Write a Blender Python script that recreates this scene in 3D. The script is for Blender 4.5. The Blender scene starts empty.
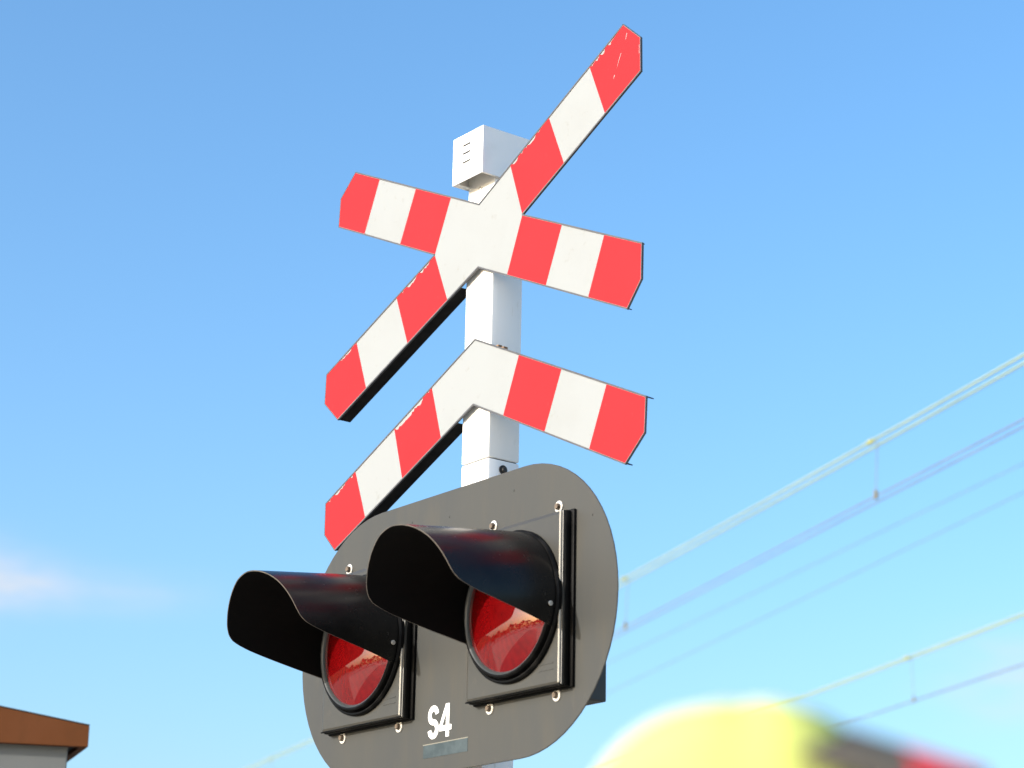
import bpy, bmesh, math, random
from mathutils import Vector, Matrix
random.seed(7)
rad = math.radians
scene = bpy.context.scene
COL = scene.collection

# ------------------------------------------------------------------ camera
CAM = Vector((4.4677, -3.2713, 1.6))
R = Vector((0.6099, 0.7923, 0.0186)); U = Vector((0.2281, -0.1979, 0.9533)); F = Vector((-0.759, 0.5772, 0.3014))
cd = bpy.data.cameras.new('camera')
cam = bpy.data.objects.new('camera', cd)
COL.objects.link(cam)
scene.camera = cam
cam.matrix_world = Matrix(((R.x, U.x, -F.x, CAM.x), (R.y, U.y, -F.y, CAM.y), (R.z, U.z, -F.z, CAM.z), (0, 0, 0, 1)))
cd.sensor_width = 36.0
cd.lens = 2300 * 36 / 1024
cd.clip_start = 0.05
cd.clip_end = 20000
cd.dof.use_dof = True
cd.dof.focus_distance = 5.78
cd.dof.aperture_fstop = 3.5

# ------------------------------------------------------------------ sky, sun, exposure
SUN_EL = rad(17)
SUN_AZ = rad(7)                     # left of the sign's normal (-Y)
sun_dir = Vector((-math.sin(SUN_AZ) * math.cos(SUN_EL), -math.cos(SUN_AZ) * math.cos(SUN_EL), math.sin(SUN_EL)))
world = bpy.data.worlds.new('World')
scene.world = world
world.use_nodes = True
wt = world.node_tree
wt.nodes.clear()
def wn(t, **kw):
    n = wt.nodes.new(t)
    for k, v in kw.items():
        setattr(n, k, v)
    return n
sky = wn('ShaderNodeTexSky', sky_type='NISHITA', sun_disc=False)
sky.sun_elevation = SUN_EL
sky.sun_rotation = math.atan2(sun_dir.x, sun_dir.y)
sky.altitude = 0
sky.air_density = 1.0
sky.dust_density = 3.0
sky.ozone_density = 3.0
bg = wn('ShaderNodeBackground')
bg.inputs['Strength'].default_value = 0.15
wo = wn('ShaderNodeOutputWorld')
tc = wn('ShaderNodeTexCoord')
def wmath(op, a, b=None, c=None):
    n = wn('ShaderNodeMath', operation=op)
    for i, v in enumerate((a, b, c)):
        if v is None:
            continue
        if isinstance(v, (int, float)):
            n.inputs[i].default_value = v
        else:
            wt.links.new(v, n.inputs[i])
    return n.outputs[0]
sx = wn('ShaderNodeSeparateXYZ')
wt.links.new(tc.outputs['Generated'], sx.inputs[0])
az = wmath('ARCTAN2', sx.outputs[1], sx.outputs[0])
el = wmath('ARCSINE', sx.outputs[2])
# scattered thin clouds (azimuth, elevation, half width, half height, amount), all in degrees
CLOUDS = [(157.0, 12.2, 2.3, 0.75, 0.95), (154.3, 12.0, 3.4, 0.5, 0.4), (129.8, 10.2, 2.0, 1.0, 0.55), (120, 11.5, 6, 1.2, 0.4),
          (178, 13, 7, 1.3, 0.5), (95, 16, 8, 1.6, 0.45), (60, 12, 7, 1.2, 0.4), (20, 18, 9, 2, 0.45), (-30, 13, 8, 1.5, 0.4),
          (-75, 20, 9, 2.2, 0.4), (-120, 14, 7, 1.4, 0.45), (-155, 17, 8, 1.6, 0.4)]
comb = wn('ShaderNodeCombineXYZ')
wt.links.new(wmath('MULTIPLY', az, 14.0), comb.inputs[0])
wt.links.new(wmath('MULTIPLY', el, 46.0), comb.inputs[1])
nz = wn('ShaderNodeTexNoise')
nz.inputs['Scale'].default_value = 2.2
nz.inputs['Detail'].default_value = 5
nz.inputs['Roughness'].default_value = 0.55
wt.links.new(comb.outputs[0], nz.inputs['Vector'])
total = None
for (a0, e0, wa, we, am) in CLOUDS:
    da = wmath('DIVIDE', wmath('SUBTRACT', az, rad(a0)), rad(wa))
    de = wmath('DIVIDE', wmath('SUBTRACT', el, rad(e0)), rad(we))
    d2 = wmath('ADD', wmath('MULTIPLY', da, da), wmath('MULTIPLY', de, de))
    g = wmath('MULTIPLY', wmath('EXPONENT', wmath('MULTIPLY', d2, -1.0)), am)
    total = g if total is None else wmath('ADD', total, g)
nfac = wmath('MULTIPLY', wmath('SUBTRACT', nz.outputs[0], 0.12), 1.9)
cmask = wn('ShaderNodeClamp')
wt.links.new(wmath('MULTIPLY', total, nfac), cmask.inputs[0])
cmix = wn('ShaderNodeMix', data_type='RGBA')
wt.links.new(cmask.outputs[0], cmix.inputs[0])
hs = wn('ShaderNodeHueSaturation')
hs.inputs['Saturation'].default_value = 1.16
hs.inputs['Hue'].default_value = 0.497
wt.links.new(sky.outputs[0], hs.inputs['Color'])
wt.links.new(hs.outputs[0], cmix.inputs[6])
cmix.inputs[7].default_value = (2.35, 2.38, 2.52, 1)
wt.links.new(cmix.outputs[2], bg.inputs['Color'])
wt.links.new(bg.outputs[0], wo.inputs['Surface'])

sd = bpy.data.lights.new('sun', 'SUN')
sd.energy = 2.05
sd.angle = rad(0.53)
sd.color = (1.0, 0.955, 0.88)
sun = bpy.data.objects.new('sun', sd)
COL.objects.link(sun)
sun.rotation_euler = sun_dir.to_track_quat('Z', 'Y').to_euler()
sun.location = (-10, -25, 12)

vs = scene.view_settings
vs.view_transform = 'Standard'
vs.look = 'None'
vs.gamma = 1.0
vs.exposure = 1.23
vs.use_curve_mapping = False
scene.render.resolution_x = 1024
scene.render.resolution_y = 768

# ------------------------------------------------------------------ materials
def mat(name, col, rough=0.5, metal=0.0, spec=0.5, noise=None, bump=0.0, bscale=200, coat=0.0, coat_rough=0.1, coords='Object', stretch=(1, 1, 1), rvar=0.0):
    m = bpy.data.materials.new(name)
    m.use_nodes = True
    nt = m.node_tree
    b = nt.nodes['Principled BSDF']
    b.inputs['Roughness'].default_value = rough
    b.inputs['Metallic'].default_value = metal
    b.inputs['Specular IOR Level'].default_value = spec
    b.inputs['Coat Weight'].default_value = coat
    b.inputs['Coat Roughness'].default_value = coat_rough
    b.inputs['Base Color'].default_value = (*col, 1)
    t = nt.nodes.new('ShaderNodeTexCoord')
    mp = nt.nodes.new('ShaderNodeMapping')
    mp.inputs['Scale'].default_value = stretch
    nt.links.new(t.outputs[coords], mp.inputs[0])
    if noise:
        src = None
        for (scale, detail, lo, hi, c2) in noise:
            n = nt.nodes.new('ShaderNodeTexNoise')
            n.inputs['Scale'].default_value = scale
            n.inputs['Detail'].default_value = detail
            n.inputs['Roughness'].default_value = 0.6
            nt.links.new(mp.outputs[0], n.inputs['Vector'])
            r = nt.nodes.new('ShaderNodeMapRange')
            r.inputs[1].default_value = lo
            r.inputs[2].default_value = hi
            nt.links.new(n.outputs[0], r.inputs[0])
            x = nt.nodes.new('ShaderNodeMix')
            x.data_type = 'RGBA'
            nt.links.new(r.outputs[0], x.inputs[0])
            if src is None:
                x.inputs[6].default_value = (*col, 1)
            else:
                nt.links.new(src, x.inputs[6])
            x.inputs[7].default_value = (*c2, 1)
            src = x.outputs[2]
            if rvar:
                rr = nt.nodes.new('ShaderNodeMapRange')
                rr.inputs[3].default_value = rough
                rr.inputs[4].default_value = rough + rvar
                nt.links.new(r.outputs[0], rr.inputs[0])
                nt.links.new(rr.outputs[0], b.inputs['Roughness'])
        nt.links.new(src, b.inputs['Base Color'])
    if bump:
        n = nt.nodes.new('ShaderNodeTexNoise')
        n.inputs['Scale'].default_value = bscale
        n.inputs['Detail'].default_value = 3
        nt.links.new(mp.outputs[0], n.inputs['Vector'])
        bp = nt.nodes.new('ShaderNodeBump')
        bp.inputs['Strength'].default_value = bump
        bp.inputs['Distance'].default_value = 0.004
        nt.links.new(n.outputs[0], bp.inputs['Height'])
        nt.links.new(bp.outputs[0], b.inputs['Normal'])
    return m

M = {}
M['sheet_white'] = mat('reflective_white_sheet', (0.286, 0.302, 0.308), 0.55, spec=0.15, noise=[(5, 5, 0.48, 0.8, (0.270, 0.283, 0.283)), (38, 4, 0.63, 0.8, (0.25, 0.255, 0.24))], bump=0.03, bscale=14)
M['sheet_red'] = mat('reflective_red_sheet', (0.54, 0.0175, 0.022), 0.55, spec=0.12, noise=[(6, 5, 0.45, 0.8, (0.49, 0.016, 0.02)), (60, 3, 0.65, 0.8, (0.42, 0.028, 0.032))], bump=0.03, bscale=14)
M['edge_grey'] = mat('galvanised_edge', (0.075, 0.077, 0.085), 0.6, noise=[(30, 4, 0.4, 0.75, (0.05, 0.05, 0.055))])
M['flange_dark'] = mat('dark_back_metal', (0.008, 0.008, 0.008), 0.7, spec=0.2, noise=[(30, 4, 0.4, 0.75, (0.02, 0.019, 0.018))])
M['post_white'] = mat('white_post_paint', (0.88, 0.87, 0.84), 0.42, noise=[(3, 5, 0.5, 0.8, (0.83, 0.82, 0.79)), (22, 5, 0.64, 0.8, (0.66, 0.62, 0.54))], bump=0.04, bscale=60, stretch=(1.6, 1.6, 0.35))
M['cover_white'] = mat('white_cover_paint', (0.89, 0.885, 0.86), 0.4, noise=[(8, 5, 0.55, 0.85, (0.80, 0.79, 0.76))], bump=0.03, bscale=50)
M['dark'] = mat('dark_gap', (0.02, 0.019, 0.018), 0.7, noise=[(20, 3, 0.4, 0.7, (0.03, 0.028, 0.026))])
M['plate'] = mat('grey_plate_paint', (0.053, 0.053, 0.048), 0.5, spec=0.28, noise=[(3.0, 5, 0.42, 0.68, (0.046, 0.048, 0.047)), (9, 5, 0.52, 0.75, (0.060, 0.057, 0.048)), (40, 6, 0.64, 0.8, (0.076, 0.074, 0.066))], bump=0.03, bscale=160, stretch=(2.6, 1, 0.5), rvar=0.1)
M['housing'] = mat('grey_housing_paint', (0.050, 0.048, 0.041), 0.36, spec=0.38, noise=[(6, 5, 0.42, 0.75, (0.042, 0.041, 0.037)), (30, 4, 0.6, 0.8, (0.07, 0.063, 0.05))], bump=0.02, bscale=120)
M['black'] = mat('black_hood_paint', (0.004, 0.004, 0.004), 0.27, spec=0.24, noise=[(8, 5, 0.45, 0.8, (0.014, 0.013, 0.012)), (50, 4, 0.66, 0.82, (0.05, 0.046, 0.04))], bump=0.015, bscale=40, rvar=0.12)
M['inner_black'] = mat('matt_black_hood_lining', (0.0025, 0.0025, 0.0025), 0.85, spec=0.15, noise=[(10, 4, 0.5, 0.8, (0.004, 0.004, 0.004))])
M['hood_rim'] = mat('worn_hood_edge', (0.085, 0.072, 0.058), 0.45, noise=[(25, 4, 0.45, 0.7, (0.03, 0.027, 0.024))])
M['rubber'] = mat('black_bezel', (0.003, 0.003, 0.003), 0.42, spec=0.08, noise=[(14, 4, 0.5, 0.8, (0.02, 0.019, 0.018))])
M['bezel_grey'] = mat('grey_inner_bezel', (0.045, 0.052, 0.055), 0.35, noise=[(14, 4, 0.5, 0.8, (0.07, 0.075, 0.08))])
M['edge_glint'] = mat('painted_edge_glint', (0.42, 0.39, 0.33), 0.4, noise=[(20, 4, 0.55, 0.8, (0.42, 0.39, 0.33))])  # glint of the cover's right chamfer put into the base colour
M['steel'] = mat('zinc_bolt', (0.74, 0.71, 0.65), 0.36, metal=0.4, noise=[(90, 3, 0.45, 0.75, (0.42, 0.37, 0.31))])
M['shaded_bolt_head'] = mat('shade_brown_bolt_head', (0.16, 0.12, 0.085), 0.5, metal=0.3, noise=[(90, 3, 0.4, 0.7, (0.09, 0.065, 0.045))])  # dark brown stands in for the head's shadow side
M['rust'] = mat('rusty_bolt', (0.30, 0.18, 0.10), 0.8, noise=[(120, 4, 0.4, 0.7, (0.16, 0.09, 0.05))])
M['letter'] = mat('white_lettering', (0.88, 0.88, 0.87), 0.4, noise=[(60, 3, 0.6, 0.85, (0.74, 0.74, 0.72))])
M['label_blue'] = mat('blue_grey_sticker', (0.034, 0.050, 0.056), 0.45, spec=0.3, noise=[(30, 3, 0.4, 0.8, (0.066, 0.088, 0.096))])
M['label_edge'] = mat('pale_sticker_edge', (0.18, 0.17, 0.135), 0.45, noise=[(60, 3, 0.4, 0.8, (0.19, 0.185, 0.15))])
M['corten'] = mat('rust_brown_fascia', (0.145, 0.050, 0.017), 0.75, spec=0.15, noise=[(5, 6, 0.4, 0.7, (0.125, 0.042, 0.012)), (26, 5, 0.55, 0.8, (0.11, 0.042, 0.014))], bump=0.1, bscale=60, stretch=(1, 1, 0.6))
M['hut_wall'] = mat('pale_grey_render', (0.165, 0.17, 0.162), 0.8, noise=[(4, 5, 0.4, 0.75, (0.15, 0.154, 0.148))], bump=0.2, bscale=240)
M['roof_felt'] = mat('dark_roof_felt', (0.06, 0.058, 0.055), 0.9, noise=[(20, 5, 0.4, 0.7, (0.09, 0.085, 0.08))])
M['patina'] = mat('copper_patina_wire', (0.34, 0.40, 0.18), 0.6, noise=[(3, 3, 0.4, 0.7, (0.30, 0.36, 0.15))])
M['contact'] = mat('worn_contact_wire', (0.20, 0.18, 0.14), 0.6, noise=[(3, 3, 0.4, 0.7, (0.15, 0.12, 0.1))])
M['feeder'] = mat('grey_feeder_cable', (0.12, 0.12, 0.15), 0.6, noise=[(2, 3, 0.4, 0.7, (0.17, 0.17, 0.19))])
M['clamp'] = mat('yellowish_clamp', (0.30, 0.32, 0.07), 0.5, noise=[(20, 3, 0.4, 0.7, (0.50, 0.48, 0.14))])
M['clamp_dark'] = mat('bronze_clamp', (0.16, 0.14, 0.06), 0.6, noise=[(20, 3, 0.4, 0.7, (0.10, 0.09, 0.05))])
M['hivis'] = mat('high_visibility_yellow_cloth', (0.62, 0.665, 0.17), 0.85, noise=[(9, 4, 0.4, 0.75, (0.57, 0.62, 0.13))], bump=0.2, bscale=260)
M['hivis'].node_tree.nodes['Principled BSDF'].inputs['Sheen Weight'].default_value = 0.0
M['peak'] = mat('grey_brown_peak_cloth', (0.13, 0.108, 0.078), 0.8, noise=[(40, 4, 0.4, 0.75, (0.10, 0.085, 0.062))], bump=0.2, bscale=300)
M['peak_red'] = mat('red_peak_trim', (0.75, 0.05, 0.055), 0.7, noise=[(40, 4, 0.4, 0.75, (0.65, 0.04, 0.045))])
M['peak_dark'] = mat('dark_peak_top', (0.03, 0.032, 0.04), 0.8, noise=[(40, 4, 0.4, 0.75, (0.045, 0.045, 0.05))])
M['skin'] = mat('skin', (0.55, 0.33, 0.24), 0.5, noise=[(30, 4, 0.4, 0.75, (0.5, 0.28, 0.2))])
M['hair'] = mat('dark_hair', (0.04, 0.028, 0.02), 0.6, noise=[(80, 4, 0.4, 0.75, (0.06, 0.042, 0.03))])
M['trousers'] = mat('dark_trousers', (0.03, 0.035, 0.05), 0.85, noise=[(40, 4, 0.4, 0.75, (0.045, 0.05, 0.065))])
M['shoe'] = mat('black_shoe', (0.02, 0.02, 0.02), 0.5, noise=[(40, 4, 0.4, 0.75, (0.03, 0.03, 0.03))])
M['silver'] = mat('silver_reflective_tape', (0.6, 0.6, 0.6), 0.4, metal=0.2, noise=[(40, 4, 0.4, 0.75, (0.5, 0.5, 0.5))])
M['gravel'] = mat('sandy_gravel_ground', (0.56, 0.46, 0.33), 0.95, noise=[(0.6, 6, 0.4, 0.7, (0.50, 0.41, 0.29)), (18, 6, 0.45, 0.7, (0.60, 0.51, 0.38))], bump=0.5, bscale=40)
M['asphalt'] = mat('asphalt', (0.055, 0.055, 0.055), 0.9, noise=[(0.8, 6, 0.4, 0.7, (0.045, 0.045, 0.045)), (60, 4, 0.45, 0.7, (0.075, 0.075, 0.073))], bump=0.4, bscale=120)
M['road_paint'] = mat('road_paint', (0.7, 0.7, 0.68), 0.7, noise=[(30, 4, 0.5, 0.8, (0.5, 0.5, 0.48))])
M['concrete'] = mat('concrete', (0.36, 0.35, 0.32), 0.9, noise=[(6, 6, 0.4, 0.7, (0.29, 0.28, 0.26))], bump=0.3, bscale=80)
M['sleeper'] = M['concrete']
M['rail'] = mat('rail_steel', (0.2, 0.13, 0.09), 0.5, metal=0.6, noise=[(10, 4, 0.4, 0.7, (0.13, 0.08, 0.05))])

# red lens: pleated red base under a smooth clear cover
lm_ = bpy.data.materials.new('red_lens')
lm_.use_nodes = True
nt = lm_.node_tree
b = nt.nodes['Principled BSDF']
tcn = nt.nodes.new('ShaderNodeTexCoord')
sp = nt.nodes.new('ShaderNodeSeparateXYZ')
nt.links.new(tcn.outputs['Object'], sp.inputs[0])
def lmath(op, a, b_=None):
    n = nt.nodes.new('ShaderNodeMath')
    n.operation = op
    for i, v in enumerate((a, b_)):
        if v is None:
            continue
        if isinstance(v, (int, float)):
            n.inputs[i].default_value = v
        else:
            nt.links.new(v, n.inputs[i])
    return n.outputs[0]
ang = lmath('ARCTAN2', sp.outputs[0], sp.outputs[2])
rr_ = lmath('SQRT', lmath('ADD', lmath('MULTIPLY', sp.outputs[0], sp.outputs[0]), lmath('MULTIPLY', sp.outputs[2], sp.outputs[2])))
pleat = lmath('SINE', lmath('MULTIPLY', ang, 36.0))
rings = lmath('SINE', lmath('MULTIPLY', rr_, 480.0))
hgt = lmath('ADD', lmath('MULTIPLY', pleat, 0.35), lmath('MULTIPLY', rings, 0.06))
bmp = nt.nodes.new('ShaderNodeBump')
bmp.inputs['Strength'].default_value = 0.13
bmp.inputs['Distance'].default_value = 0.004
nt.links.new(hgt, bmp.inputs['Height'])
nt.links.new(bmp.outputs[0], b.inputs['Normal'])
nn = nt.nodes.new('ShaderNodeTexNoise')
nn.inputs['Scale'].default_value = 60
nn.inputs['Detail'].default_value = 4
nt.links.new(tcn.outputs['Object'], nn.inputs['Vector'])
cr = nt.nodes.new('ShaderNodeMix')
cr.data_type = 'RGBA'
nt.links.new(lmath('ADD', lmath('MULTIPLY', pleat, 0.10), lmath('SUBTRACT', nn.outputs[0], 0.1)), cr.inputs[0])
cr.inputs[6].default_value = (0.085, 0.0004, 0.0009, 1)
cr.inputs[7].default_value = (0.17, 0.0010, 0.0018, 1)
nt.links.new(cr.outputs[2], b.inputs['Base Color'])
b.inputs['Roughness'].default_value = 0.5
b.inputs['Specular IOR Level'].default_value = 0.03
b.inputs['Coat Weight'].default_value = 1.0
b.inputs['Coat Roughness'].default_value = 0.015
b.inputs['Coat IOR'].default_value = 1.78
M['lens'] = lm_

# ------------------------------------------------------------------ mesh helpers
class MB:
    """collects vertices and faces for ONE mesh object"""
    def __init__(self):
        self.v, self.f, self.m = [], [], []
    def add(self, vs, fs, mi=0):
        o = len(self.v)
        self.v += [tuple(p) for p in vs]
        for f in fs:
            self.f.append(tuple(o + i for i in f))
            self.m.append(mi)
    def box(self, x0, x1, y0, y1, z0, z1, mi=0):
        vs = [(x, y, z) for z in (z0, z1) for y in (y0, y1) for x in (x0, x1)]
        self.add(vs, [(0, 2, 3, 1), (4, 5, 7, 6), (0, 1, 5, 4), (2, 6, 7, 3), (0, 4, 6, 2), (1, 3, 7, 5)], mi)
    def prism(self, poly, y0, y1, mi=0):
        """polygon in (x, z), front at y0, back at y1"""
        a = sum(poly[i][0] * poly[(i + 1) % len(poly)][1] - poly[(i + 1) % len(poly)][0] * poly[i][1] for i in range(len(poly)))
        if a < 0:
            poly = poly[::-1]
        n = len(poly)
        vs = [(x, y0, z) for x, z in poly] + [(x, y1, z) for x, z in poly]
        fs = [tuple(range(n)), tuple(range(2 * n - 1, n - 1, -1))]
        fs += [(i, i + n, (i + 1) % n + n, (i + 1) % n) for i in range(n)]
        self.add(vs, fs, mi)
    def lathe(self, prof, n=48, mi=0, c=(0, 0, 0)):
        """profile of (radius, y) round the Y axis, closed loop unless it ends on the axis"""
        vs, fs = [], []
        k = len(prof)
        for i in range(n):
            t = 2 * math.pi * i / n
            for (r, y) in prof:
                vs.append((c[0] + r * math.sin(t), c[1] + y, c[2] + r * math.cos(t)))
        for i in range(n):
            j = (i + 1) % n
            for q in range(k - 1):
                fs.append((i * k + q, j * k + q, j * k + q + 1, i * k + q + 1))
        self.add(vs, fs, mi)
    def tube(self, pts, r, n=8, mi=0, cap=True):
        pts = [Vector(p) for p in pts]
        vs, fs = [], []
        for i, p in enumerate(pts):
            d = (pts[min(i + 1, len(pts) - 1)] - pts[max(i - 1, 0)]).normalized()
            a = d.cross(Vector((0, 0, 1)))
            if a.length < 1e-3:
                a = d.cross(Vector((1, 0, 0)))
            a.normalize()
            b_ = d.cross(a)
            rr = r[i] if isinstance(r, (list, tuple)) else r
            for q in range(n):
                t = 2 * math.pi * q / n
                vs.append(p + a * rr * math.cos(t) + b_ * rr * math.sin(t))
        for i in range(len(pts) - 1):
            for q in range(n):
                fs.append((i * n + q, i * n + (q + 1) % n, (i + 1) * n + (q + 1) % n, (i + 1) * n + q))
        if cap:
            fs.append(tuple(range(n - 1, -1, -1)))
            fs.append(tuple(range((len(pts) - 1) * n, len(pts) * n)))
        self.add(vs, fs, mi)
    def build(self, name, mats, parent=None, loc=(0, 0, 0), smooth=None, bevel=0.0, segs=2, shift=(0, 0, 0)):
        me = bpy.data.meshes.new(name)
        vs = [(x - shift[0], y - shift[1], z - shift[2]) for x, y, z in self.v]
        me.from_pydata(vs, [], self.f)
        if not isinstance(mats, (list, tuple)):
            mats = [mats]
        for m in mats:
            me.materials.append(M[m] if isinstance(m, str) else m)
        for p, mi in zip(me.polygons, self.m):
            p.material_index = mi
        bm = bmesh.new()
        bm.from_mesh(me)
        bmesh.ops.recalc_face_normals(bm, faces=bm.faces)
        if bevel:
            es = [e for e in bm.edges if e.is_manifold and e.calc_face_angle(0) > rad(40)]
            bmesh.ops.bevel(bm, geom=es, offset=bevel, segments=segs, affect='EDGES', profile=0.5, clamp_overlap=True)
        bm.to_mesh(me)
        bm.free()
        if smooth is not None:
            me.polygons.foreach_set('use_smooth', [True] * len(me.polygons))
            me.set_sharp_from_angle(angle=rad(smooth))
        o = bpy.data.objects.new(name, me)
        COL.objects.link(o)
        if parent:
            o.parent = parent
        o.location = loc
        return o

def tag(o, label=None, cat=None, group=None, kind=None):
    if label: o['label'] = label
    if cat: o['category'] = cat
    if group: o['group'] = group
    if kind: o['kind'] = kind
    return o
def empty(name, loc):
    o = bpy.data.objects.new(name, None)
    COL.objects.link(o)
    o.location = loc
    o.empty_display_size = 0.1
    return o

# ------------------------------------------------------------------ ground, road, tracks (below the picture)
TD = Vector((-0.943, 0.334, 0)).normalized()        # along the track
TN = Vector((0.334, 0.943, 0)).normalized()         # across the track
def strip(mb, lat0, lat1, z, t0=-400, t1=400):
    a = CAM.copy(); a.z = 0
    ps = [a + TN * l + TD * t for (l, t) in ((lat0, t0), (lat1, t0), (lat1, t1), (lat0, t1))]
    mb.add([(p.x, p.y, z) for p in ps], [(0, 1, 2, 3)])
g = MB()
g.add([(-6000, -6000, 0), (6000, -6000, 0), (6000, 6000, 0), (-6000, 6000, 0)], [(0, 1, 2, 3)])
tag(g.build('ground', 'gravel'), kind='structure')
g = MB()                                             # road towards the tracks, left of the signal
q = [TD * t_ + TN * l for (t_, l) in ((0.7, -60), (8.5, -60), (8.5, 60), (0.7, 60))]
g.add([(v.x, v.y, 0.004) for v in q], [(0, 1, 2, 3)])
tag(g.build('road', 'asphalt'), kind='structure')

# unseen wood round the horizon, added to block low sky in the lens reflections
M['leaves'] = mat('dark_added_foliage', (0.045, 0.06, 0.028), 0.9, noise=[(0.15, 4, 0.4, 0.7, (0.07, 0.08, 0.035)), (2.0, 4, 0.45, 0.7, (0.03, 0.045, 0.02))])
rw = random.Random(4)
g = MB()
for k in range(9000):
    a = rw.uniform(0, 2 * math.pi)
    rr = rw.uniform(118, 134)
    top = 7.0 + 1.2 * math.sin(a * 11 + 1) + 0.9 * math.sin(a * 29) + 0.7 * math.sin(a * 67 + 2)
    z = top * math.sqrt(rw.random())
    c = Vector((CAM.x + rr * math.cos(a), CAM.y + rr * math.sin(a), z))
    e1 = Vector((rw.gauss(0, 1), rw.gauss(0, 1), rw.gauss(0, 1))).normalized() * rw.uniform(0.7, 1.5)
    e2 = e1.orthogonal().normalized() * rw.uniform(0.6, 1.3)
    g.add([c - e1, c + e2, c + e1 * 0.9, c - e2 * 1.1], [(0, 1, 2, 3)])
tag(g.build('added_wood', 'leaves'), 'unseen belt of dark green trees, added to block the low sky', 'wood', kind='stuff')

# ------------------------------------------------------------------ the level crossing signal
ZC = 3.7525                                          # height of the cross centre
BASE = Vector((0, 0.064, 0))
sig = empty('level_crossing_signal', BASE)
tag(sig, 'white level crossing post carrying red and white cross, chevron and two hooded red lamps', 'crossing signal')
SH = (BASE.x, BASE.y, BASE.z)
def zz(poly):
    return [(x, z + ZC) for x, z in poly]

PX0, PX1, PY0, PY1 = -0.060, 0.055, 0.0155, 0.1122
SEAM = ZC - 0.605
mb = MB(); mb.box(PX0, PX1, PY0, PY1, SEAM + 0.0025, ZC + 0.185)
post_up = mb.build('upper_post', 'post_white', sig, bevel=0.004, smooth=35, shift=SH)
mb = MB(); mb.box(PX0, PX1, PY0, PY1, 0.12, SEAM)
post_lo = mb.build('lower_post', 'post_white', sig, bevel=0.004, smooth=35, shift=SH)
mb = MB(); mb.box(PX0 + 0.006, PX1 - 0.006, PY0 + 0.006, PY1 - 0.006, SEAM - 0.05, SEAM + 0.05)
mb.build('post_joint', 'dark', sig, shift=SH)
mb = MB(); mb.box(-0.2, 0.2, -0.14, 0.26, -0.3, 0.12)
mb.build('concrete_footing', 'concrete', sig, bevel=0.015, shift=SH)

def bolt_mesh(r=0.011, h=0.012, two=False):
    mb = MB()
    mb.lathe([(0, 0), (r * 1.6, 0), (r * 1.6, -0.0028), (r * 0.9, -0.0032)], 16)
    mb.lathe([(r * 0.92, -0.003), (r * 0.88, -h * 0.85), (r * 0.7, -h), (0.0001, -h)], 6, 1 if two else 0)
    return mb
def bolt(parent, x, y, z, r=0.006, h=0.006, m='steel', face='front', name='bolt'):
    o = bolt_mesh(r, h).build(name, m, parent, loc=(x - SH[0], y - SH[1], z - SH[2]), smooth=40)
    if face == 'right':
        o.rotation_euler = (0, 0, math.pi / 2)
    return o
bolt(post_lo, -0.016, PY0, ZC - 0.639, 0.005, 0.004, 'post_white')
bolt(post_lo, -0.0155, PY0, ZC - 0.6585, 0.005, 0.004, 'post_white')
bolt(post_lo, PX1, 0.0607, ZC - 0.6300, 0.0075, 0.008, 'dark', 'right')
bolt(post_up, -0.0055, PY0, ZC + 0.132, 0.004, 0.003, 'steel')
bolt(post_up, -0.005, PY0, ZC + 0.1094, 0.004, 0.003, 'steel')

# --- white cover box on the post top (open below)
bx0, bx1, bz0, bz1, by0, by1 = -0.0662, 0.0588, ZC + 0.1456, ZC + 0.2760, -0.032, 0.150
t = 0.003
mb = MB()
mb.box(bx0, bx1, by0, by1, bz1 - t, bz1)
mb.box(bx0, bx1, by0, by0 + t, bz0, bz1 - t)
mb.box(bx0, bx1, by1 - t, by1, bz0, bz1 - t)
mb.box(bx0, bx0 + t, by0 + t, by1 - t, bz0, bz1 - t)
mb.box(bx1 - t + 0.006, bx1 + 0.006, by0 + t, by1 - t, bz0, bz1 - t)
mb.box(bx1, bx1 + 0.006, by0, by0 + t, bz0, bz1 - t)
mb.box(bx1, bx1 + 0.006, by1 - t, by1, bz0, bz1 - t)
mb.box(bx1, bx1 + 0.006, by0, by1, bz1 - t, bz1)
# inward lips round the open underside
mb.box(bx0 + t, bx0 + 0.018, by0 + t, by1 - t, bz0 + 0.0005, bz0 + t)
mb.box(bx1 - 0.002, bx1 + 0.003, by0 + t, by1 - t, bz0 + 0.0005, bz0 + t)
cover = mb.build('top_cover', 'cover_white', sig, smooth=30, shift=SH)
mb = MB(); mb.box(bx0 + 0.02, bx1 - 0.006, PY1 + 0.004, by1 - 0.006, bz0 + 0.012, bz1 - 0.02)
mb.build('bell_unit', 'dark', cover, bevel=0.006, shift=SH)
for dz in (0.2453, 0.2227, 0.1976):
    mb = MB()
    mb.prism([(-0.0215, ZC + dz - 0.0030), (0.0090, ZC + dz - 0.0030), (0.0090, ZC + dz + 0.0012), (-0.0215, ZC + dz + 0.0012)], by0 - 0.0012, by0 + 0.001)
    mb.build('vent_slot', 'dark', cover, shift=SH)
    mb = MB()
    mb.prism([(-0.0222, ZC + dz + 0.0012), (0.0095, ZC + dz + 0.0012), (0.0095, ZC + dz + 0.0034), (-0.0222, ZC + dz + 0.0034)], by0 - 0.0014, by0 + 0.001)
    mb.build('slot_lip', 'cover_white', cover, shift=SH)

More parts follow.
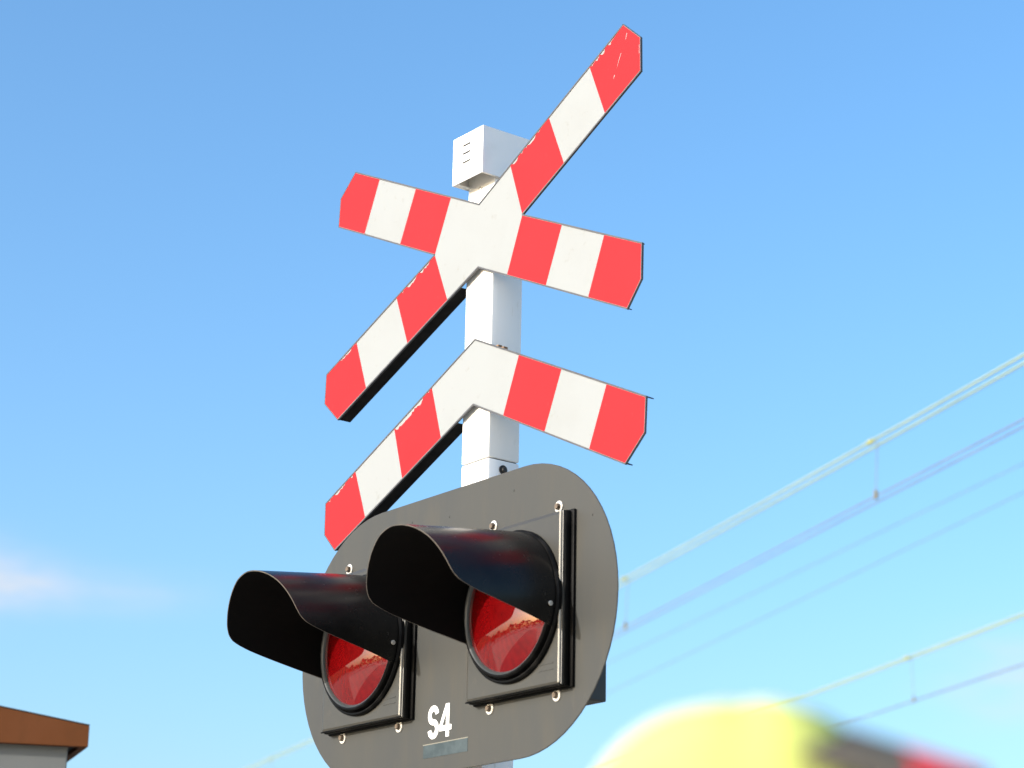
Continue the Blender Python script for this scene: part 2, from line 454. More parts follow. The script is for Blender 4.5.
# --- signs
def lerp(a, b, k):
    return (a[0] + (b[0] - a[0]) * k, a[1] + (b[1] - a[1]) * k)
FL = 0.040                                           # depth of the folded flange
def sign_plate(name, poly, long_edges, depth={}):
    """sheet of metal with flanges folded back along its long edges"""
    poly = zz(poly)
    a = sum(poly[i][0] * poly[(i + 1) % len(poly)][1] - poly[(i + 1) % len(poly)][0] * poly[i][1] for i in range(len(poly)))
    assert a > 0, name
    mb = MB(); mb.prism(poly, 0.0, 0.0025)
    pl = mb.build(name, ['sheet_white'], sig, shift=SH)
    tm, fl = MB(), MB()
    n = len(poly)
    for i in range(n):
        p, q = Vector(poly[i]), Vector(poly[(i + 1) % n])
        d = (q - p).normalized()
        nrm = Vector((-d.y, d.x))                    # inward for a counter-clockwise polygon
        o0, o1 = -0.0012, 0.0030
        w = o1 if i in long_edges else 0.0016
        tm.prism([tuple(p + nrm * o0 - d * 0.0006), tuple(q + nrm * o0 + d * 0.0006), tuple(q + nrm * w + d * 0.0006), tuple(p + nrm * w - d * 0.0006)], -0.0014 - 0.0001 * (i % 3), 0.004 + 0.0002 * (i % 3))
        if i in long_edges:
            # flange behind the sheet, left out where the post passes behind
            L = (q - p).length
            ks = [0.0, 1.0]
            for X in (PX0 - 0.006, PX1 + 0.006):
                if abs(d.x) > 1e-6:
                    k = (X - p.x) / (q.x - p.x)
                    if 0 < k < 1:
                        ks.append(k)
            ks.sort()
            for k0, k1 in zip(ks[:-1], ks[1:]):
                mx = p.x + (q.x - p.x) * (k0 + k1) / 2
                if PX0 - 0.006 < mx < PX1 + 0.006:
                    continue
                s, e = p + (q - p) * k0, p + (q - p) * k1
                fl.prism([tuple(s + nrm * 0.0002), tuple(e + nrm * 0.0002), tuple(e + nrm * 0.0027), tuple(s + nrm * 0.0027)], 0.0048 + 0.0003 * (i % 3), depth.get(i, FL))
    tm.build('edge_trim', 'edge_grey', pl, shift=SH)
    fl.build('flange', 'flange_dark', pl, shift=SH)
    return pl

def stripe(parent, quad, peel=None, tip=None, seed=0, amp=0.012, cover=0.6):
    """quad: a (on the first long edge, inner), b (first edge, outer), c (second edge, outer), d (second edge, inner);
    peel: fraction range of a-b where the film has come off; tip: extra outline points between b and c"""
    rnd = random.Random(seed)
    a, b_, c, d = [Vector(p) for p in quad]
    pts = []
    if peel:
        k0, k1 = peel
        inn = ((d + c) / 2 - (a + b_) / 2).normalized()
        pts.append(a)
        n = 26
        off = 0.0
        for i in range(n + 1):
            k = k0 + (k1 - k0) * i / n + rnd.uniform(-0.3, 0.3) * (k1 - k0) / n
            off = max(0.0008, min(amp, off + rnd.uniform(-0.62, 0.66) * amp)) * (0.35 if i in (0, n) else 1)
            pts.append(a + (b_ - a) * max(0.01, min(0.99, k)) + inn * off)
        pts.append(b_)
    else:
        pts += [a, b_]
    if tip:
        pts += [Vector(p) for p in tip]
    pts += [c, d]
    # pull in from the trim
    cen = sum(pts, Vector((0, 0))) / len(pts)
    axis = ((b_ + c) / 2 - (a + d) / 2).normalized()
    nrm = Vector((-axis.y, axis.x))
    out = []
    for p in pts:
        s = (p - cen).dot(nrm)
        s2 = max(-abs(s), min(abs(s), s)) - (0.0024 if s > 0 else -0.0024)
        out.append(tuple(cen + axis * (p - cen).dot(axis) + nrm * s2))
    mb = MB(); mb.prism(zz(out), -0.0007, 0.0004)
    return mb.build('red_stripe', 'sheet_red', parent, shift=SH)

cross_poly = [(.5849, .3729), (.0108, .0806), (-.5784, .359), (-.6498, .2998), (-.6542, .2155), (-.1819, -.0042), (-.6834, -.2139), (-.6859, -.2987),
              (-.6168, -.3596), (.0136, -.0949), (.6032, -.3655), (.6541, -.305), (.6564, -.2161), (.196, -.0048), (.6506, .225), (.6496, .3142)]
cross = sign_plate('cross_board', cross_poly, {0, 1, 4, 5, 8, 9, 12, 13}, {13: 0.0055, 12: 0.0085, 9: 0.014, 0: 0.0085})
# upper right arm (first edge = upper left one)
stripe(cross, [(.4568, .3065), (.5849, .3729), (.6506, .225), (.5186, .1595)], peel=(.0, .62), tip=[(.6496, .3142)], seed=3, amp=0.008)
stripe(cross, [(.141, .1475), (.2965, .2262), (.3611, .0790), (.196, -.0048)], peel=(.03, .8), seed=5, amp=0.008)
# upper left arm
stripe(cross, [(-.4561, .3012), (-.5784, .359), (-.6542, .2155), (-.5232, .1545)], tip=[(-.6498, .2998)])
stripe(cross, [(-.1149, .1400), (-.2775, .2168), (-.3459, .0719), (-.1819, -.0042)])
# lower right arm
stripe(cross, [(.5192, -.1532), (.6564, -.2161), (.6032, -.3655), (.4588, -.2992)], tip=[(.6541, -.305)])
stripe(cross, [(.196, -.0048), (.3559, -.0782), (.2936, -.2234), (.1361, -.1511)])
# lower left arm
stripe(cross, [(-.1819, -.0042), (-.3535, -.0760), (-.2930, -.2237), (-.1178, -.1502)], peel=(.05, .9), seed=11, amp=0.009)
stripe(cross, [(-.5412, -.1545), (-.6834, -.2139), (-.6168, -.3596), (-.4829, -.3034)], peel=(.0, .55), tip=[(-.6859, -.2987)], seed=13, amp=0.006)

chev_poly = [(.0075, -.287), (-.6587, -.5876), (-.6572, -.6764), (-.6042, -.7279), (.0071, -.4611), (.5981, -.7394), (.6665, -.6789), (.6712, -.5942)]
chev = sign_plate('chevron_board', chev_poly, {0, 3, 4, 7}, {7: 0.024, 4: 0.022})
stripe(chev, [(-.1773, -.3704), (-.3423, -.4448), (-.2962, -.5930), (-.1288, -.5197)], peel=(.0, .98), seed=17, amp=0.012)
stripe(chev, [(-.5205, -.5252), (-.6587, -.5876), (-.6042, -.7279), (-.4629, -.6661)], peel=(.05, .9), tip=[(-.6572, -.6764)], seed=19, amp=0.008)
stripe(chev, [(.1932, -.3729), (.3615, -.4508), (.2968, -.5976), (.1320, -.5200)])
stripe(chev, [(.5317, -.5296), (.6712, -.5942), (.5981, -.7394), (.4675, -.6779)], tip=[(.6665, -.6789)])
# scratches and chips on the red film of the upper right tip
for i, (x0, z0, x1, z1, w) in enumerate(((.600, .345, .595, .328, .0009), (.578, .300, .562, .262, .0004), (.555, .250, .550, .240, .0009), (.6455, .298, .6455, .272, .0008))):
    mb = MB()
    mb.prism(zz([(x0 - w, z0), ((x0 + x1) / 2 - w * .6, (z0 + z1) / 2 + .003), (x1 - w, z1), (x1 + w, z1 + .002), ((x0 + x1) / 2 + w * .5, (z0 + z1) / 2), (x0 + w, z0 - .002)]), -0.0011, -0.0005)
    mb.build('scratch', 'sheet_white', cross, shift=SH)
# rusty clips where the boards meet the post
for (x, y, z) in ((0.072, 0.026, ZC - 0.3165), (0.092, 0.028, ZC - 0.3255)):
    mb = MB(); mb.box(x - 0.007, x + 0.007, y - 0.006, y + 0.008, z - 0.006, z + 0.0025)
    mb.build('rusty_clip', 'rust', chev, bevel=0.002, shift=SH)

# --- lamp plate: a stadium of sheet metal
HY = -0.060
HL, HR, PZ = 0.2985, 0.3465, ZC - 1.0395
pts = []
for i in range(33):
    tt = -math.pi / 2 + math.pi * i / 32
    pts.append((HL + HR * math.cos(tt), PZ + HR * math.sin(tt)))
for i in range(33):
    tt = math.pi / 2 + math.pi * i / 32
    pts.append((-HL + HR * math.cos(tt), PZ + HR * math.sin(tt)))
mb = MB(); mb.prism(pts, HY, HY + 0.004)
plate = mb.build('lamp_plate', 'plate', sig, shift=SH, bevel=0.0012, segs=1)
mb = MB(); mb.box(PX0 + 0.012, PX1 - 0.012, HY + 0.005, PY0 - 0.0005, PZ - 0.30, PZ + 0.30)
mb.build('plate_bracket', 'flange_dark', plate, shift=SH)
for cx in (-0.31, 0.31):
    for dx in (-0.125, 0.125):
        for dz in (-0.219, 0.219):
            o = bolt_mesh(0.0088, 0.011, True).build('bolt', ['steel', 'shaded_bolt_head'], plate, loc=(cx + dx, HY - SH[1], PZ + 0.0015 + dz), smooth=40)
            o.rotation_euler = (0, random.uniform(0, 1), 0)
# a few tiny dents and studs in the plate
for (x, z) in ((-0.16, -0.745), (0.26, -0.745), (0.555, -0.86), (0.0, -0.76)):
    mb = MB(); mb.lathe([(0, -0.001), (0.0025, -0.001), (0.003, 0.0005)], 10)
    mb.build('rivet', 'plate', plate, loc=(x, HY - SH[1], ZC + z))

# lettering: S and 4 as stroked outlines
def ribbon(mb, pts, w, y0, y1):
    pts = [Vector(p) for p in pts]
    L_, R_ = [], []
    for i, p in enumerate(pts):
        d = (pts[min(i + 1, len(pts) - 1)] - pts[max(i - 1, 0)]).normalized()
        n = Vector((-d.y, d.x))
        L_.append(p + n * w / 2); R_.append(p - n * w / 2)
    for i in range(len(pts) - 1):
        mb.prism([tuple(L_[i]), tuple(L_[i + 1]), tuple(R_[i + 1]), tuple(R_[i])], y0, y1)
lx, lz, lw, lh = -0.064, ZC - 1.303, 0.045, 0.080
def S_pts():
    w, h = lw / 2 - 0.0072, 0.0168
    cx = lx + lw / 2
    cb = lz + 0.0069 + h
    ct = cb + 2 * h
    out = []
    for i in range(19):
        a = rad(8 + (270 - 8) * i / 18)
        out.append((cx + w * math.cos(a), ct + h * math.sin(a)))
    for i in range(1, 19):
        a = rad(90 - 262 * i / 18)
        out.append((cx + w * math.cos(a), cb + h * math.sin(a)))
    return out
mb = MB(); ribbon(mb, S_pts(), 0.0142, HY - 0.0008, HY + 0.001)
mb.build('letter', 'letter', plate, shift=SH)
fx = lx + lw + 0.0015
mb = MB()
mb.prism([(fx + .028, lz), (fx + .041, lz), (fx + .041, lz + .0797), (fx + .028, lz + .0797)], HY - 0.0008, HY + 0.001)
mb.prism([(fx + .0025, lz + .0155), (fx + .0505, lz + .0155), (fx + .0505, lz + .028), (fx + .0025, lz + .028)], HY - 0.0009, HY + 0.001)
mb.prism([(fx + .001, lz + .028), (fx + .0135, lz + .028), (fx + .037, lz + .080), (fx + .0265, lz + .080)], HY - 0.00075, HY + 0.001)
mb.prism([(fx + .001, lz + .028), (fx + .003, lz + .0155), (fx + .0145, lz + .0155), (fx + .0145, lz + .028)], HY - 0.00085, HY + 0.001)
mb.build('digit', 'letter', plate, shift=SH)
mb = MB(); mb.prism([(-.080, ZC - 1.347), (.100, ZC - 1.347), (.100, ZC - 1.3155), (-.080, ZC - 1.3155)], HY - 0.0007, HY + 0.001)
st = mb.build('sticker', 'label_blue', plate, shift=SH)
mb = MB(); mb.prism([(-.082, ZC - 1.3155), (.101, ZC - 1.3155), (.101, ZC - 1.3130), (-.082, ZC - 1.3130)], HY - 0.0010, HY + 0.001)
mb.build('sticker_edge', 'label_edge', plate, shift=SH)

# --- lamps: built once round (0, 0, 0) = lamp centre on the plate's front, copied for the second
HW, HH, HD = 0.180, 0.2025, 0.030
def make_lamp(cx):
    loc = (cx - SH[0], HY - SH[1], PZ - 0.002 - SH[2])
    mb = MB()                                        # black body
    mb.box(-HW, HW, -HD + 0.006, -0.008, -HH, HH)
    mb.box(-HW - 0.004, HW + 0.009, -0.0085, 0, -HH - 0.003, HH + 0.004)
    body = mb.build('lamp', 'rubber', sig, loc=loc, bevel=0.003, smooth=35)
    mb = MB()                                        # grey front cover with chamfered rim
    c = 0.010
    fr = [(-HW + .002, -HH + .002), (HW - .002, -HH + .002), (HW - .002, HH - .002), (-HW + .002, HH - .002)]
    ins = [(-HW + c, -HH + c), (HW - c, -HH + c), (HW - c, HH - c), (-HW + c, HH - c)]
    y0, y1, y2 = -HD - 0.004, -HD - 0.0005, -HD + 0.0055
    vs = [(x, y0, z) for x, z in ins] + [(x, y1, z) for x, z in fr] + [(x, y2, z) for x, z in fr]
    fs = [(0, 1, 2, 3)] + [(i, i + 4, (i + 1) % 4 + 4, (i + 1) % 4) for i in range(4)] + [(i + 4, i + 8, (i + 1) % 4 + 8, (i + 1) % 4 + 4) for i in range(4)] + [(11, 10, 9, 8)]
    mb.add(vs, fs)
    mb.build('front_cover', 'housing', body)
    # pale right strip: chamfer's sky glint put into its colour; dark lower rim
    mb = MB(); mb.prism([(HW - .0095, -HH + .006), (HW - .0040, -HH + .006), (HW - .0040, HH - .004), (HW - .0095, HH - .004)], -HD - 0.0068, -HD - 0.002)
    mb.build('glint_strip', 'edge_glint', body, bevel=0.001, segs=1)
    mb = MB(); mb.prism([(-HW + .002, -HH + .001), (HW - .003, -HH + .001), (HW - .003, -HH + .0045), (-HW + .002, -HH + .0045)], -HD - 0.0050, -HD - 0.0)
    mb.build('lower_rim', 'rubber', body, bevel=0.001)
    mb = MB()                                        # embossed mark in the lower right corner
    for k in range(2):
        mb.prism([(.10, -.150 - k * .014), (.152, -.150 - k * .014), (.152, -.1475 - k * .014), (.10, -.1475 - k * .014)], -HD - 0.0052, -HD - 0.003)
    mb.build('embossed_mark', 'housing', body)
    # bezel ring
    mb = MB()
    mb.lathe([(0.1792, -HD - 0.002), (0.1792, -HD - 0.011), (0.176, -HD - 0.015), (0.1725, -HD - 0.015), (0.1695, -HD - 0.011), (0.1685, -HD - 0.011), (0.1675, -HD - 0.024), (0.164, -HD - 0.027), (0.160, -HD - 0.0265)], 72)
    mb.build('bezel', 'rubber', body, loc=(0, 0, 0.002), smooth=35)
    mb = MB()
    mb.lathe([(0.1600, -HD - 0.0265), (0.158, -HD - 0.0262), (0.1525, -HD - 0.0225), (0.1500, -HD - 0.017)], 72)
    mb.build('bezel_liner', 'bezel_grey', body, smooth=35)
    # lens: shallow dome
    mb = MB()
    rl, bl = 0.1512, 0.026
    Rs = (rl * rl + bl * bl) / (2 * bl)
    prof = []
    for i in range(17):
        r = rl * (1 - i / 16)
        y = math.sqrt(Rs * Rs - r * r) - (Rs - bl)
        prof.append((max(r, 1e-4), -HD - 0.0185 - y))
    mb.lathe(prof, 72)
    mb.build('lens', 'lens', body, smooth=60)
    # hood: part of a cylinder tipped down, open below, S-shaped front edge
    rim = [(0, .322), (20, .316), (40, .306), (57, .298), (70, .291), (77, .284), (82, .272), (86, .250), (90, .222), (95, .180), (102, .119), (112, .034), (116, .000)]
    def rim_at(a):
        a = abs(a)
        for (a0, s0), (a1, s1) in zip(rim[:-1], rim[1:]):
            if a <= a1:
                k = (a - a0) / (a1 - a0)
                return s0 + (s1 - s0) * k
        return 0.0
    tau = rad(6.6)
    N, K, rh, th = 116, 12, 0.171, 0.0028
    vs, fs = [], []
    for sh in (0, 1):
        rr = rh - sh * th
        for i in range(N + 1):
            a = -116 + 232 * i / N
            s1 = (rim_at(a - 1.5) + 2 * rim_at(a) + rim_at(a + 1.5)) / 4 if abs(a) < 113 else rim_at(a)
            for k in range(K + 1):
                s = s1 * k / K
                x = rr * math.sin(rad(a)); h = rr * math.cos(rad(a))
                y = -HD - 0.011 - (s * math.cos(tau) + h * math.sin(tau) * min(1.0, s / 0.06))
                z = 0.006 + h * math.cos(tau) - s * math.sin(tau)
                vs.append((x, y, z))
    st_ = (N + 1) * (K + 1)
    idx = lambda sh, i, k: sh * st_ + i * (K + 1) + k
    for i in range(N):
        for k in range(K):
            fs.append((idx(0, i, k), idx(0, i + 1, k), idx(0, i + 1, k + 1), idx(0, i, k + 1)))
            fs.append((idx(1, i, k), idx(1, i, k + 1), idx(1, i + 1, k + 1), idx(1, i + 1, k)))
        fs.append((idx(0, i, K), idx(0, i + 1, K), idx(1, i + 1, K), idx(1, i, K)))
    mb = MB()
    for q in fs:
        pass
    mb.v = vs
    mb.f = fs
    mb.m = [0] * len(fs)
    for n_, q in enumerate(fs):
        if all(v >= st_ for v in q):
            mb.m[n_] = 1
        elif any(v >= st_ for v in q):
            mb.m[n_] = 2
    hood = mb.build('hood', ['black', 'inner_black', 'hood_rim'], body, smooth=50)
    for sgn in (-1, 1):
        o = bolt_mesh(0.0035, 0.003).build('screw', 'steel', body, loc=(sgn * (rh + 0.0002), -HD - 0.030, -0.020), smooth=40)
        o.rotation_euler = (0, 0, math.pi / 2 * sgn)
    # rear box behind the plate
    mb = MB(); mb.box(-HW + .02, HW, 0.0055, 0.099, -0.226, 0.13)
    mb.build('rear_box', 'plate', body, bevel=0.003)
    return body
def copy_tree(o, parent):
    c = o.copy()
    COL.objects.link(c)
    c.parent = parent
    for ch in list(o.children):
        copy_tree(ch, c)
    return c
lamp = make_lamp(0.31)
lamp2 = copy_tree(lamp, sig)
lamp2.location.x = -0.31 - SH[0]

# ------------------------------------------------------------------ overhead lines
A0 = CAM.copy(); A0.z = 0
def wire_pt(lat, tpar, z):
    # tpar = metres along the track, measured from the point opposite x = -3.93 on the near line
    p = A0 + TN * lat + TD * (8.0 + tpar)
    return Vector((p.x, p.y, z))
def t_of(px, py):
    return (Vector((px, py, 0)) - A0).dot(TD) - 8.0
def messenger_z(tp, z0, t0=0.0):
    return z0 + 0.00092 * (tp - t0) ** 2
def overhead(name, lat, zc, zm, t0, drops, label, twin, twin_m):
    base = wire_pt(lat, 0, 0)
    root = empty(name, (base.x, base.y, zc))
    sh = (base.x, base.y, zc)
    tag(root, label, 'overhead line', 'overhead lines above the tracks')
    ts = [-30 + i * 1.0 for i in range(61)]
    mb = MB(); mb.tube([wire_pt(lat, tp, messenger_z(tp, zm, t0)) for tp in ts], 0.0080, 8)
    mb.build('messenger_wire', 'patina', root, shift=sh, smooth=60)
    mb = MB(); mb.tube([wire_pt(lat + twin_m, tp, messenger_z(tp, zm, t0)) for tp in ts], 0.0080, 8)
    mb.build('messenger_wire', 'patina', root, shift=sh, smooth=60)
    for k in twin:
        mb = MB(); mb.tube([wire_pt(lat + k, tp, zc) for tp in ts], 0.0047, 8)
        mb.build('contact_wire', 'contact', root, shift=sh, smooth=60)
    for tp in drops:
        zt = messenger_z(tp, zm, t0)
        mb = MB(); mb.tube([wire_pt(lat, tp, zt - 0.015), wire_pt(lat + twin[0], tp - 0.02, zc + 0.01)], 0.0028, 6)
        mb.build('dropper', 'contact', root, shift=sh)
        c = wire_pt(lat, tp + 0.10, zt)
        mb = MB(); mb.tube([c - TD * 0.035, c + TD * 0.03], 0.017, 10)
        mb.build('clamp', 'clamp', root, shift=sh)
        c = wire_pt(lat + twin[0], tp - 0.02, zc + 0.012)
        mb = MB(); mb.tube([c - Vector((0, 0, 0.03)), c + Vector((0, 0, 0.03))], 0.013, 10)
        mb.build('contact_clamp', 'clamp_dark', root, shift=sh)
    return root
td1, td2 = t_of(-5.72, 7.53), t_of(-10.09, 9.08)
stp = td2 - td1
tA = t_of(-3.93, 6.89)
overhead('overhead_line', 6.78, 5.495, 5.90, tA, [td1 - stp, td1, td2, td2 + stp, t_of(-23.36, 13.77)],
         'upper overhead line with pale yellow messenger wire and twin contact wires', (-0.034, 0.040), 0.082)
td3 = t_of(-10.9, 13.4)
overhead('overhead_line', 10.59, 5.492, 5.935, t_of(-11.5, 13.5), [td3 - stp, td3, td3 + stp + 6.5, td3 + 2 * stp + 7],
         'lower overhead line nearest the bottom right corner, above the yellow cap', (0.0, 0.012), 0.05)
def feeder(z0, z1, tA_, tB_, label):
    mb = MB()
    base = wire_pt(10.59, 0, 0)
    sl = (z1 - z0) / (tB_ - tA_)
    mb.tube([wire_pt(10.59, tp, z0 + sl * (tp - tA_)) for tp in (-30, -10, 0, 10, 20, 30)], 0.0042, 8)
    o = mb.build('feeder_wire', 'feeder', loc=(base.x, base.y, z0), shift=(base.x, base.y, z0), smooth=60)
    tag(o, label, 'wire', 'thin feeder wires')
feeder(7.306, 7.347, t_of(-8.732, 12.634), t_of(-18.4, 16.06), 'faint thin wire just below the twin contact wires, the upper of two')
feeder(7.04, 6.969, t_of(-8.756, 12.643), t_of(-16.38, 15.343), 'faint thin wire midway between the two overhead lines, the lower of two')

# ------------------------------------------------------------------ equipment hut (only its roof corner shows)
HC = Vector((-2.3377, 0.1965, 0))
fd = Vector((-0.4178, -0.9085, 0)); sdv = Vector((-0.955, 0.296, 0)).normalized()
hut = empty('equipment_hut', HC)
tag(hut, 'pale grey hut corner with rust brown roof fascia at the lower left', 'hut')
ZB = 2.7064
def hp(a, b, z):                                     # a along the front, b towards the back
    p = fd * a + sdv * b
    return (p.x, p.y, z)
W_, D_ = 2.6, 2.2
def topz(a):
    return ZB + 0.0690 + 0.16 * min(a, W_ - a)
mb = MB()
for (b0, b1) in ((0, 0.025), (D_ - 0.025, D_)):
    f = []
    for b_ in (b0, b1):
        f += [hp(0, b_, ZB), hp(W_, b_, ZB), hp(W_, b_, topz(W_)), hp(W_ / 2, b_, topz(W_ / 2)), hp(0, b_, topz(0))]
    mb.add(f, [(0, 1, 2, 3, 4), (9, 8, 7, 6, 5)] + [(i, i + 5, (i + 1) % 5 + 5, (i + 1) % 5) for i in range(5)])
mb.build('gable_fascia', 'corten', hut, bevel=0.002)
for a0, a1 in ((0.0, 0.025), (W_ - 0.025, W_)):
    mb = MB()
    f = [hp(a, b_, z) for z in (ZB, topz(0) - 0.002) for b_ in (0.0255, D_ - 0.0255) for a in (a0, a1)]
    mb.add(f, [(0, 2, 3, 1), (4, 5, 7, 6), (0, 1, 5, 4), (2, 6, 7, 3), (0, 4, 6, 2), (1, 3, 7, 5)])
    mb.build('eaves_fascia', 'corten', hut, bevel=0.001)
mb = MB()
f = [hp(a, b_, z) for z in (ZB + 0.012, ZB + 0.03) for b_ in (0.026, D_ - 0.026) for a in (0.026, W_ - 0.026)]
mb.add(f, [(0, 2, 3, 1), (4, 5, 7, 6), (0, 1, 5, 4), (2, 6, 7, 3), (0, 4, 6, 2), (1, 3, 7, 5)])
mb.build('soffit', 'roof_felt', hut)
for a0, a1 in ((0.0, W_ / 2), (W_ / 2, W_)):
    mb = MB()
    f = []
    for b_ in (-0.002, D_ + 0.002):
        f += [hp(a0, b_, topz(max(0, a0)) + 0.0015), hp(a1, b_, topz(min(W_, a1)) + 0.0015), hp(a1, b_, topz(min(W_, a1)) + 0.0042), hp(a0, b_, topz(max(0, a0)) + 0.0042)]
    mb.add(f, [(0, 1, 2, 3), (7, 6, 5, 4)] + [(i, i + 4, (i + 1) % 4 + 4, (i + 1) % 4) for i in range(4)])
    mb.build('roof', 'roof_felt', hut)
mb = MB()
f = [hp(a, b_, z) for z in (0, ZB + 0.011) for b_ in (0.035, D_ - 0.035) for a in (0.058, W_ - 0.058)]
mb.add(f, [(0, 2, 3, 1), (4, 5, 7, 6), (0, 1, 5, 4), (2, 6, 7, 3), (0, 4, 6, 2), (1, 3, 7, 5)])
mb.build('wall', 'hut_wall', hut, bevel=0.004)

# ------------------------------------------------------------------ person in a yellow cap, close to the camera, out of focus
face = Vector((0.61, 0.79, 0)).normalized()          # looking to the right in the picture
left = Vector((-face.y, face.x, 0))
HEAD = Vector((3.283 + 0.004, -2.178 + 0.006, 1.775))
HEAD = Vector((CAM.x + (HEAD.x - CAM.x) * 0.8125, CAM.y + (HEAD.y - CAM.y) * 0.8125, 1.73))   # 1.3 m from the camera
ang_p = math.atan2(face.y, face.x)
per = empty('person', (HEAD.x, HEAD.y, 0))
tag(per, 'blurred person in a bright yellow cap with a grey peak, close to the camera', 'person')
per.scale = (0.972, 0.972, 0.972)
per.rotation_euler = (0, 0, ang_p)                   # local +X = facing direction
def skin_body():
    """joints -> one continuous skinned figure (local x = forward, y = left)"""
    V, E, RR = [], [], []
    def vtx(p, r, par=None):
        V.append(p); RR.append(r if isinstance(r, tuple) else (r, r))
        if par is not None:
            E.append((par, len(V) - 1))
        return len(V) - 1
    pel = vtx((-0.02, 0, 0.95), (0.155, 0.115))
    w1 = vtx((-0.02, 0, 1.08), (0.15, 0.11), pel)
    ch = vtx((-0.015, 0, 1.28), (0.17, 0.125), w1)
    sh = vtx((-0.02, 0, 1.43), (0.13, 0.095), ch)
    nk = vtx((-0.018, 0, 1.545), (0.056, 0.058), sh)
    jw = vtx((0.022, 0, 1.632), (0.060, 0.074), nk)
    fc = vtx((0.006, 0, 1.70), (0.080, 0.098), jw)
    cr_ = vtx((0.0, 0, 1.775), (0.076, 0.088), fc)
    vtx((-0.004, 0, 1.825), (0.045, 0.055), cr_)
    for s in (-1, 1):
        h = vtx((-0.02, s * 0.095, 0.88), 0.095, pel)
        k = vtx((0.012, s * 0.11, 0.50), 0.062, h)
        kc = vtx((-0.005, s * 0.112, 0.34), 0.058, k)
        an = vtx((-0.02, s * 0.115, 0.10), 0.042, kc)
        he = vtx((-0.01, s * 0.117, 0.045), (0.042, 0.042), an)
        vtx((0.15, s * 0.13, 0.032), (0.042, 0.030), he)
        so = vtx((-0.02, s * 0.19, 1.445), 0.070, sh)
        el_ = vtx((-0.03, s * 0.245, 1.14), 0.048, so)
        wr = vtx((0.06, s * 0.245, 0.90), 0.031, el_)
        pm = vtx((0.082, s * 0.242, 0.835), (0.022, 0.034), wr)
        # thumb leaves the side of the palm near its base
        t1 = vtx((0.112, s * 0.232, 0.825), 0.0105, pm)
        vtx((0.125, s * 0.226, 0.785), 0.0085, t1)
        for q, (dx, ln) in enumerate(((0.026, 0.070), (0.009, 0.080), (-0.008, 0.074), (-0.024, 0.058))):
            f1 = vtx((0.092 + dx, s * 0.240, 0.795), 0.0095, pm)
            f2 = vtx((0.100 + dx, s * 0.232, 0.795 - ln * 0.55), 0.0088, f1)
            vtx((0.100 + dx, s * 0.218, 0.795 - ln), 0.0078, f2)
    me = bpy.data.meshes.new('body')
    me.from_pydata(V, E, [])
    o = bpy.data.objects.new('body', me)
    COL.objects.link(o)
    md = o.modifiers.new('skin', 'SKIN')
    md.use_smooth_shade = True
    if not me.skin_vertices:
        bpy.context.view_layer.objects.active = o
        bpy.ops.mesh.customdata_skin_add()
    for i, sv in enumerate(me.skin_vertices[0].data):
        sv.radius = (RR[i][0], RR[i][1])
        sv.use_root = (i == 0)
    sb = o.modifiers.new('sub', 'SUBSURF')
    sb.levels = sb.render_levels = 2
    dg = bpy.context.evaluated_depsgraph_get()
    dg.update()
    nm = bpy.data.meshes.new_from_object(o.evaluated_get(dg))
    o.modifiers.clear()
    bm = bmesh.new()
    bm.from_mesh(nm)
    for zc in (1.515, 1.29, 1.24, 1.16, 1.10, 0.905, 0.87, 0.085):
        bmesh.ops.bisect_plane(bm, geom=bm.verts[:] + bm.edges[:] + bm.faces[:], plane_co=(0, 0, zc), plane_no=(0, 0, 1))
    bm.to_mesh(nm)
    bm.free()
    o.data = nm
    for m in ('skin', 'hivis', 'trousers', 'shoe', 'silver', 'hair'):
        nm.materials.append(M[m])
    for p in nm.polygons:
        c = p.center
        if c.z > 1.515: mi = 5 if c.z > 1.64 and c.x < -0.02 else 0
        elif abs(c.y) > 0.19 and c.z < 0.905: mi = 0
        elif c.z > 0.87 or abs(c.y) > 0.20: mi = 4 if 1.10 < c.z < 1.16 or 1.24 < c.z < 1.29 else 1
        elif c.z > 0.085: mi = 2
        else: mi = 3
        p.material_index = mi
        p.use_smooth = True
    o.parent = per
    return o
try:
    skin_body()
except Exception as ex:
    print('body failed', ex)
mb = MB()                                            # nose and ears
mb.add([(0.082, 0, 1.745), (0.112, 0, 1.688), (0.084, 0.017, 1.682), (0.084, -0.017, 1.682), (0.07, 0, 1.675)], [(0, 2, 1), (0, 1, 3), (1, 2, 4), (1, 4, 3), (0, 3, 4, 2)])
mb.build('nose', 'skin', per, smooth=80, bevel=0.003)
for s in (-1, 1):
    mb = MB()
    n = 12
    ring = [(-0.012 + 0.018 * math.cos(2 * math.pi * i / n), s * 0.078, 1.705 + 0.03 * math.sin(2 * math.pi * i / n)) for i in range(n)]
    ring2 = [(x - 0.006, s * 0.088, z) for x, y, z in ring]
    mb.add(ring + ring2, [tuple(range(n)), tuple(range(2 * n - 1, n - 1, -1))] + [(i, (i + 1) % n, (i + 1) % n + n, i + n) for i in range(n)])
    mb.build('ear', 'skin', per, smooth=60, bevel=0.002)
    mb = MB(); mb.lathe([(0.0001, -0.008), (0.006, -0.006), (0.009, 0), (0.006, 0.006), (0.0001, 0.008)], 12)
    mb.build('eye', 'letter', per, loc=(0.080, s * 0.031, 1.728), smooth=80)
mb = MB(); mb.add([(0.088, -0.024, 1.648), (0.094, 0, 1.652), (0.088, 0.024, 1.648), (0.091, 0, 1.640)], [(0, 1, 2, 3)])
mb.build('mouth', 'peak_red', per)

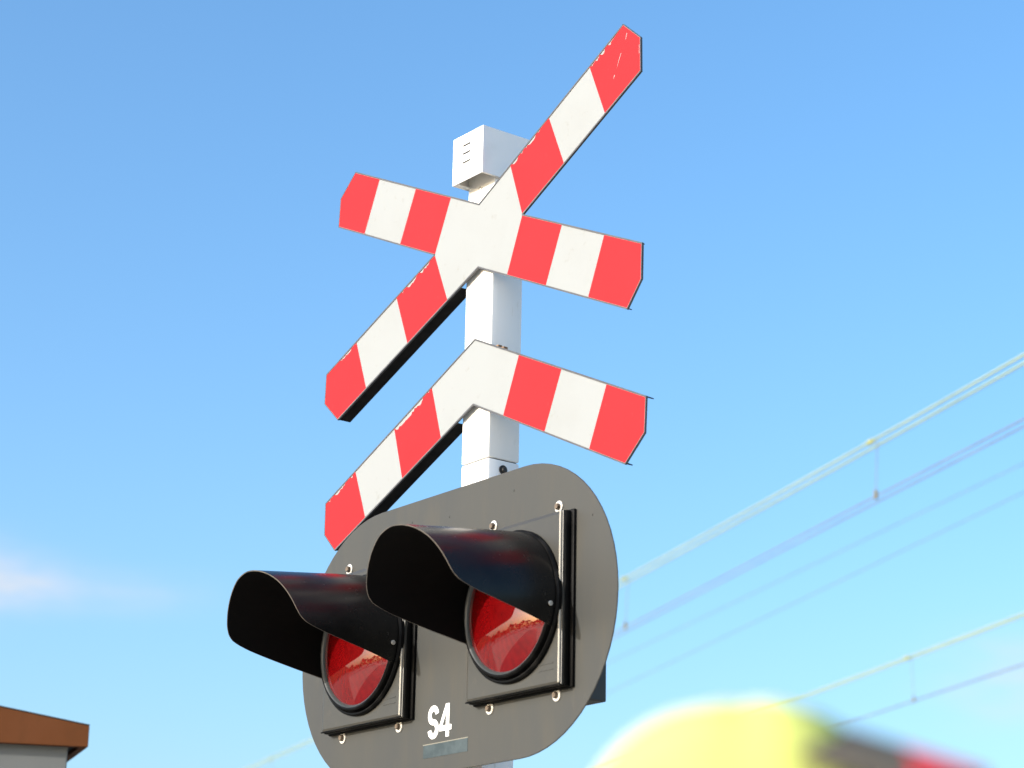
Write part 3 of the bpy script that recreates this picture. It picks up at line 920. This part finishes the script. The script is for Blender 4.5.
# cap crown: dome, steeper in front; local coordinates
CT, CBASE = 1.876, 1.752
mb = MB()
nu, nv = 40, 14
vs, fs = [], []
for j in range(nv + 1):
    ph = (math.pi / 2) * j / nv
    for i in range(nu):
        th_ = 2 * math.pi * i / nu
        fx_ = math.cos(th_); ly = math.sin(th_)
        prof = math.cos(ph) ** (0.62 if fx_ > 0 else 0.85)
        rx = 0.107 if fx_ > 0 else 0.122
        x = 0.006 + rx * fx_ * prof
        y = 0.088 * ly * prof
        z = CBASE + (CT - CBASE) * math.sin(ph) ** 0.98 + 0.004 * math.cos(6 * th_) * math.cos(ph) * math.sin(ph)
        dz_ = (CT - z) * 0.86
        fl_ = 0.836 + 0.20 * min(1.0, max(0.0, (dz_ - 0.045) / 0.05))
        vs.append((x * fl_, y * fl_, CT - dz_))
for j in range(nv):
    for i in range(nu):
        fs.append((j * nu + i, j * nu + (i + 1) % nu, (j + 1) * nu + (i + 1) % nu, (j + 1) * nu + i))
mb.add(vs, fs)
cap = mb.build('cap', 'hivis', per, smooth=80)
mb = MB(); mb.lathe([(0.0001, -0.005), (0.007, -0.004), (0.009, 0.0), (0.007, 0.003)], 14)
ob = mb.build('cap_button', 'hivis', cap, loc=(0.006, 0, CT - 0.004), smooth=60)
ob.rotation_euler = (-math.pi / 2, 0, 0)
# peak: flat plate in front, sloping down, grey below with a dark upper skin and a red front band
def peak(name, m, lo, hi, z0, z1):
    nu, nv = 24, 8
    vs, fs = [], []
    for z_off in (z0, z1):
        for i in range(nu + 1):
            v = -1 + 2 * i / nu
            y = 0.084 * v
            xr = 0.012 + 0.066 * math.sqrt(max(0.0, 1 - (v * 0.94) ** 2))
            xt = max(xr + 0.004, 0.100 + 0.074 * (1 - abs(v) ** 2.6))
            a = min(max(xr, lo), xt - 0.001)
            b_ = max(min(xt, hi), a + 0.0005)
            for j in range(nv + 1):
                x = a + (b_ - a) * j / nv
                zp = 1.862 - 0.29 * (x - 0.06) - 5.6 * y * y + z_off
                vs.append((x * 0.836, y * 0.836, CT - (CT - zp) * 0.836))
    S_ = (nu + 1) * (nv + 1)
    for i in range(nu):
        for j in range(nv):
            a = i * (nv + 1) + j
            fs.append((a, a + 1, a + nv + 2, a + nv + 1))
            fs.append((S_ + a, S_ + a + nv + 1, S_ + a + nv + 2, S_ + a + 1))
    for i in range(nu):
        for j in (0, nv):
            a = i * (nv + 1) + j
            fs.append((a, a + nv + 1, S_ + a + nv + 1, S_ + a))
    for j in range(nv):
        for i in (0, nu):
            a = i * (nv + 1) + j
            fs.append((a, a + 1, S_ + a + 1, S_ + a))
    mb = MB(); mb.add(vs, fs)
    return mb.build(name, m, cap, smooth=50)
peak('peak', 'peak', 0.0, 0.1115, -0.001, 0.003)
peak('peak_band', 'peak_red', 0.1120, 0.30, -0.001, 0.003)
peak('peak_underside', 'peak_dark', 0.0, 0.30, -0.0035, -0.0014)
